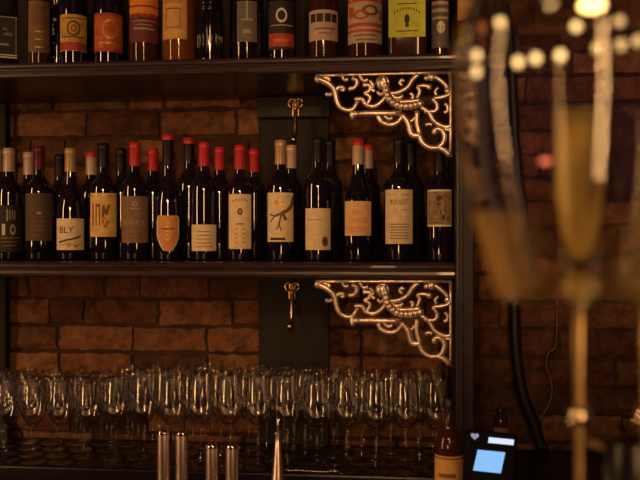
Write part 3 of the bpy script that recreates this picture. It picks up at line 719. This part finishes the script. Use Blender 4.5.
# card terminal
TY = 1.60
pc0 = at_y(489.5, 462, TY); t = pc0.y / ray(489, 462).y; s = t / FPX
r = tag(empty('card_terminal', (pc0.x, TY, WT)), 'black card payment terminal with glowing blue screen at the foot of the post', 'card terminal')
tilt = Matrix.Translation((0, 0, pc0.z - WT)) @ Matrix.Rotation(radians(-5), 4, 'Z') @ Matrix.Rotation(radians(3), 4, 'Y') @ Matrix.Rotation(radians(-28), 4, 'X')
def S(u, v): return ((u - 489.5) * s, -(v - 462) * s / .88)
def slab(u0, v0, u1, v1, y0, y1, bev, name, m, par, shear=0.0):
    (xa, zb), (xb, za) = S(u0, v0), S(u1, v1)
    mb = MB().box((xa, y0, za), (xb, y1, zb), bev)
    mb.v = [tuple(tilt @ Vector((x + shear * z, y, z))) for x, y, z in mb.v]
    return mb.build(name, m, par)
body = slab(464, 434, 516, 528, .0, .034, .006, 'body', M['plastic'], r)
slab(475.5, 452.3, 502.7, 470.8, -.0012, .004, .0004, 'screen', M['screen'], body, .18)
slab(485.5, 440.3, 510.5, 445.2, -.0016, .004, .0004, 'light_strip', M['screen_white'], body, .1)
hx, hz = S(474, 440.5); n = 28; vs = [(hx, 0, hz)]
for k in range(n):
    q = 2 * pi * k / n; x = 16 * sin(q) ** 3; z = 13 * cos(q) - 5 * cos(2 * q) - 2 * cos(3 * q) - cos(4 * q)
    vs.append((hx + x * s * .26, 0, hz + z * s * .25))
mb = MB(); mb.add([tilt @ Vector((x, -.0008, z)) for x, y, z in vs], [(0, 1 + (k + 1) % n, 1 + k) for k in range(n)], False); mb.build('heart_icon', M['icon_light'], body)
mb = MB()
for a_ in range(3):
    for b_ in range(4):
        (xa, za) = S(476 + a_ * 10, 482 + b_ * 9); mb.box((xa, -.002, za - .010), (xa + .013, .003, za), .001)
mb.v = [tuple(tilt @ Vector(q)) for q in mb.v]; mb.build('keypad', M['key'], body)
mb = MB(); mb.tube([(0, .035, pc0.z - WT - .03), (0, .04, pc0.z - WT - .08), (0, .045, .012)], .013, 14); mb.build('stand', M['plastic'], r)
MB().lathe([(0, 0), (.055, 0), (.056, .006), (.050, .011), (.014, .013), (0, .013)], 32, Matrix.Translation((0, .045, 0))).build('base', M['plastic'], r)

# cables on the wall right of the post
mb = MB(); pts = [at_y(u, v, 2.315) for u, v in [(500, -60), (506, 90), (511, 200), (514, 300), (516, 350), (522, 392), (534, 424), (541, 446)]]
z_end = CT + .017
pts.append(Vector((pts[-1].x + .012, 2.312, z_end + .004)))
o = mb.tube(smooth_curve(pts, 8), .0165, 12).build('power_cable', M['cable'])
tag(o, 'thick black cable running down the brick wall right of the post', 'cable')
mb = MB(); pts = [at_y(u, v, 2.335) for u, v in [(557, 300), (556, 344), (549, 352), (546, 365), (550, 378), (552, 392), (547, 408), (539, 420), (534, 436)]]
o = mb.tube(smooth_curve(pts, 8), .0032, 8).build('thin_cable', M['cable_brown'])
tag(o, 'thin brown looped cable on the brick wall beside the thick black cable', 'cable')

# ------------------------------------------------------------------ foreground: hanging wine glass
T = .45; s = T / FPX
g0 = at_t(579, 297, T)
r = tag(empty('hanging_wine_glass', g0), 'large clear blurred wine glass hanging upside down in the right foreground', 'glass')
prof_o = [(78, 0), (84, 20), (93, 50), (103, 84), (113, 125), (121, 170), (125, 212), (124, 250), (117, 282), (100, 310), (74, 328), (44, 338), (20, 346), (10, 360), (7.5, 385), (7, 430), (7.5, 470), (14, 488), (40, 496), (95, 500), (112, 502), (113, 504), (110, 506), (0, 507)]
inner = [(78 - 5.5, 0)] + [(a_ - 2.6 - 3.5 * max(0, 1 - b_ / 130), b_) for a_, b_ in prof_o[1:9]] + [(98, 306), (72, 322), (42, 330), (0, 334)]
full = [(a_ * s, b_ * s) for a_, b_ in inner[::-1]] + [(a_ * s, b_ * s) for a_, b_ in prof_o[:13]]
MB().lathe(full + [(a_ * s, b_ * s) for a_, b_ in prof_o[13:]], 72).build('glass', M['crystal'], r)
def edge_glow_mat():  # gold edge light on the bowl, painted as a coating
    m = bpy.data.materials.new('gold_edge_glow'); m.use_nodes = True
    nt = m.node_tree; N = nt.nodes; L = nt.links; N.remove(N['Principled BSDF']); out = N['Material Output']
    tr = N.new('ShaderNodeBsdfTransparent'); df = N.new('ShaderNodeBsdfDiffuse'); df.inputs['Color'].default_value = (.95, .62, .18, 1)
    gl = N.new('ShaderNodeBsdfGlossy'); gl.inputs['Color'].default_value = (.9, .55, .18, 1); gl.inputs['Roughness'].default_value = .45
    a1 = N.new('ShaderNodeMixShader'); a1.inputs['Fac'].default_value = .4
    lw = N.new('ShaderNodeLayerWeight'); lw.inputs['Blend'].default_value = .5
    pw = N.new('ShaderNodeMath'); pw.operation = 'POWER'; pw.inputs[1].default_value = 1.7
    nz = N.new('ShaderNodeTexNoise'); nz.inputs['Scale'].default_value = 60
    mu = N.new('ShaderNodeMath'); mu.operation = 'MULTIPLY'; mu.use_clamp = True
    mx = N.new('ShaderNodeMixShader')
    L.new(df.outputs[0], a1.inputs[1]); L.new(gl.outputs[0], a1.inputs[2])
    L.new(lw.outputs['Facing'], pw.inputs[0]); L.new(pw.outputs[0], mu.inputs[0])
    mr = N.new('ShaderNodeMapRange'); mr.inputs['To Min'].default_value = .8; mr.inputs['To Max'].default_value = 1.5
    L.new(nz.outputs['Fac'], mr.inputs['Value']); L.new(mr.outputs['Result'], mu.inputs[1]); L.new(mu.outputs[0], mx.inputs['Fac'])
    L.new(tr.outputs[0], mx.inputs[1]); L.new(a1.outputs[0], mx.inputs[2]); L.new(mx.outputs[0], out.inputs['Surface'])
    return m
MB().lathe([((a_ + 1.0) * s, b_ * s) for a_, b_ in [(78, .5), (80.9, 10), (84, 20), (88.6, 35), (93, 50), (98.2, 67), (103, 84)]], 72).build('painted_edge_glow', edge_glow_mat(), r)
zf = g0.z + 499 * s
rk = tag(empty('glass_rack', (g0.x, g0.y, zf)), 'dark wooden overhead rail rack from which the foreground glass hangs', 'rack')
for sx in (-1, 1):
    mb = MB(); mb.box((sx * .035 - .010, -.30, -.022), (sx * .035 + .010, .30, -.004), .002); mb.build('rail', M['wood'], rk)
for sy in (-1, 1):
    mb = MB(); mb.box((-.075, sy * .26 - .015, .02), (.075, sy * .26 + .015, .045), .002)
    for sx in (-1, 1): mb.box((sx * .042 - .004, sy * .26 - .01, -.006), (sx * .042 + .004, sy * .26 + .01, .021))
    mb.tube([(0, sy * .26, .044), (0, sy * .26, 3.0 - zf)], .005, 8)
    mb.build('hanger', M['wood'], rk)

# foreground: tall flutes, one with gold reflections painted in as a fill
M['wine'] = mat('gold_glow_fill', (.98, .80, .22), .08, trans=.15, var=.15, scale=30, ior=1.33)  # fill colour imitates gold lamp reflections in the flute
def flute(px, t, label, filled):
    s = t / FPX; c = at_t(px, 240, t); c.z = FB; hz = lambda py: CZ + (240 - py) * s - FB
    r = tag(empty('flute_glass', c), label, 'glass', 'tall flutes in the foreground')
    out = [(29, 104), (27.5, 112), (27, 160), (26, 200), (23, 228), (17, 250), (11, 266), (8.5, 274)]
    inn = [(a_ - 1.8, b_) for a_, b_ in out[:6]] + [(6.5, 262), (0, 266)]
    MB().lathe([(a_ * s, hz(b_)) for a_, b_ in inn[::-1] + out] + [(0, hz(274.2))], 48).build('bowl', M['flute_glass'], r)
    w = [(0, 265.5)] + [(max(.5, a_ - 2.0), b_) for a_, b_ in [(8.3, 261.5)] + out[5:0:-1]] + [(25.3, 126), (0, 126)]
    if filled: MB().lathe([(a_ * s, hz(b_)) for a_, b_ in w], 40).build('gold_glow_fill', M['wine'], r)
    st = [(0, 274.4), (8.5, 274.5), (13, 280), (14.5, 288), (12, 296), (9.5, 302), (9, 330), (7.5, 360), (6.5, 392), (6, 403), (6, 427), (5.2, 440), (5, 520), (8, 538), (16, 548), (30, 555), (32, 557.5), (30, 560), (0, 560)]
    MB().lathe([(a_ * s, max(0, hz(b_))) for a_, b_ in st], 36).build('stem', M['old_brass'], r)
    MB().ball((0, 0, hz(415)), 12 * s, 28).build('knop', M['pale_brass'], r)
flute(580, .60, 'tall blurred flute with painted gold reflections on a knopped brass stem, right foreground', True)
flute(647, .62, 'tall blurred empty flute on a knopped brass stem cut off by the right edge', False)
# dark pot on the front bar
t = .70; s = t / FPX; p = at_t(633, 437, t); h = p.z - FB; R = 27 * s
r = tag(empty('small_pot', (p.x, p.y, FB + .0004), -.25), 'small dark round pot with brown side handle at the lower right corner', 'pot')
MB().lathe([(0, 0), (R * .8, 0), (R * .98, h * .2), (R, h * .6), (R * .95, h * .85), (R * .85, h * .93), (R * .86, h * .945), (R * .6, h * .98), (0, h)], 36).build('body', M['glaze'], r)
MB().ball((0, 0, h + .003), .004, 12).build('lid_knob', M['glaze'], r)
MB().tube([(-R * .93, 0, h * .80), (-R * 1.2, 0, h * .86), (-R * 1.9, 0, h * .88), (-R * 2.0, 0, h * .87)], [.0035, .0042, .0045, .003], 10).build('handle', M['cable_brown'], r)

# foreground: glowing balls added to imitate lamp reflections in the hanging glass
BT = .545
spots = [(463, 84), (472, 72), (472, 55), (498, 18), (517, 62), (535, 58), (560, 55), (576, 24), (598, 47), (620, 18), (622, 44), (639, 40)]
M['glint'] = emis('warm_glint', (1.0, .62, .25), 2.8); M['glint_big'] = emis('bright_glint', (1.0, .62, .20), 6.0); M['glint_dim'] = emis('dim_glint', (1.0, .60, .25), 1.5); M['glint_red'] = emis('red_glint', (1.0, .22, .10), 1.6)
st0 = at_t(556, -60, BT)
r = tag(empty('lamp_glints', st0), 'small warm glowing balls added as lamp reflections across the right foreground', 'string lights')
pp = [at_t(440, 60, BT)] + [at_t(u, v, BT) for u, v in spots[1:]] + [at_t(665, 30, BT)]
w = [p - st0 for p in smooth_curve(pp, 6)]
MB().tube(w, .0004, 6).build('added_cord', M['cable'], r)
for (u, v) in spots[1:]:
    q = at_t(u, v, BT) - st0
    b_ = MB().ball(tuple(q), .0033, 14, None, (1, 1, 1.1)).build('glint', M['glint' if u < 590 else 'glint_dim'], r)
q = at_t(545, 163, BT) - st0
MB().tube([at_t(535, 58, BT) - st0, at_t(541, 110, BT) - st0, q], .0003, 6).build('added_drop_cord', M['cable'], r)
o = MB().ball(tuple(q), .0026, 14, None, (1.6, 1, .8)).build('glint', M['glint_red'], r); o['label'] = 'lowest reddish glint, added as a glowing ball'
# larger glowing ball added for the light caught in the bowl base
q = at_t(592, -10, .62)
r = tag(empty('bowl_glow', q), 'bright blurred glow added for light caught in the glass, top edge, right foreground', 'added glow')
MB().ball((0, 0, 0), .0085, 20, None, (1.3, 1.3, 1)).build('glint', M['glint_big'], r)
MB().lathe([(.004, .007), (.005, .008), (.005, .026), (.002, .029), (0, .029)], 16).build('added_socket', M['brass'], r)
MB().tube([(0, 0, .028), (0, 0, 3.0 - q.z)], .0011, 6).build('added_cord', M['cable'], r)

# ------------------------------------------------------------------ light
def area(name, loc, target, sx, sy, watts, col):
    d = bpy.data.lights.new(name, 'AREA'); d.shape = 'RECTANGLE'; d.size = sx; d.size_y = sy; d.energy = watts; d.color = col
    o = bpy.data.objects.new(name, d); C.objects.link(o); o.location = loc
    o.rotation_euler = (Vector(target) - Vector(loc)).to_track_quat('-Z', 'Y').to_euler(); return o
def point(name, loc, watts, col, rad):
    d = bpy.data.lights.new(name, 'POINT'); d.energy = watts; d.color = col; d.shadow_soft_size = rad
    o = bpy.data.objects.new(name, d); C.objects.link(o); o.location = loc; return o
WARM = (1.0, .54, .21)
area('tall_lamp_left', (-2.33, .25, 1.66), (-.2, 2.1, 1.66), .15, 2.0, 26, WARM)
area('tall_lamp_centre', (.35, -1.6, 1.62), (-.1, 2.1, 1.62), .11, 2.0, 34, WARM)
def spot(name, loc, target, watts, col, size, blend, rad):
    d = bpy.data.lights.new(name, 'SPOT'); d.energy = watts; d.color = col; d.spot_size = radians(size); d.spot_blend = blend; d.shadow_soft_size = rad
    o = bpy.data.objects.new(name, d); C.objects.link(o); o.location = loc
    o.rotation_euler = (Vector(target) - Vector(loc)).to_track_quat('-Z', 'Y').to_euler(); return o
spot('shaded_pendant_light', (-.10, .10, 2.02), (-.10, 2.3, 1.24), 34.0, WARM, 58, 1.0, .05)
point('pendant_lamp_light', (-.35, -.1, 2.10), 6.0, WARM, .05)
point('station_fill_light', (-.05, 1.08, .97), 1.6, (1.0, .50, .20), .05)  # unseen light added below the frame for glints on the glasses

w = bpy.data.worlds.new('dim_bar'); scene.world = w; w.use_nodes = True
bg = w.node_tree.nodes['Background']; bg.inputs['Color'].default_value = (.60, .20, .80, 1); bg.inputs['Strength'].default_value = .024
scene.view_settings.view_transform = 'Standard'; scene.view_settings.look = 'None'
scene.view_settings.exposure = 0.0; scene.view_settings.gamma = 1.0; scene.view_settings.use_curve_mapping = False
cy = scene.cycles
cy.max_bounces = 16; cy.transmission_bounces = 12; cy.transparent_max_bounces = 48; cy.glossy_bounces = 6; cy.diffuse_bounces = 3
cy.sample_clamp_indirect = 4.0; cy.blur_glossy = 0.5
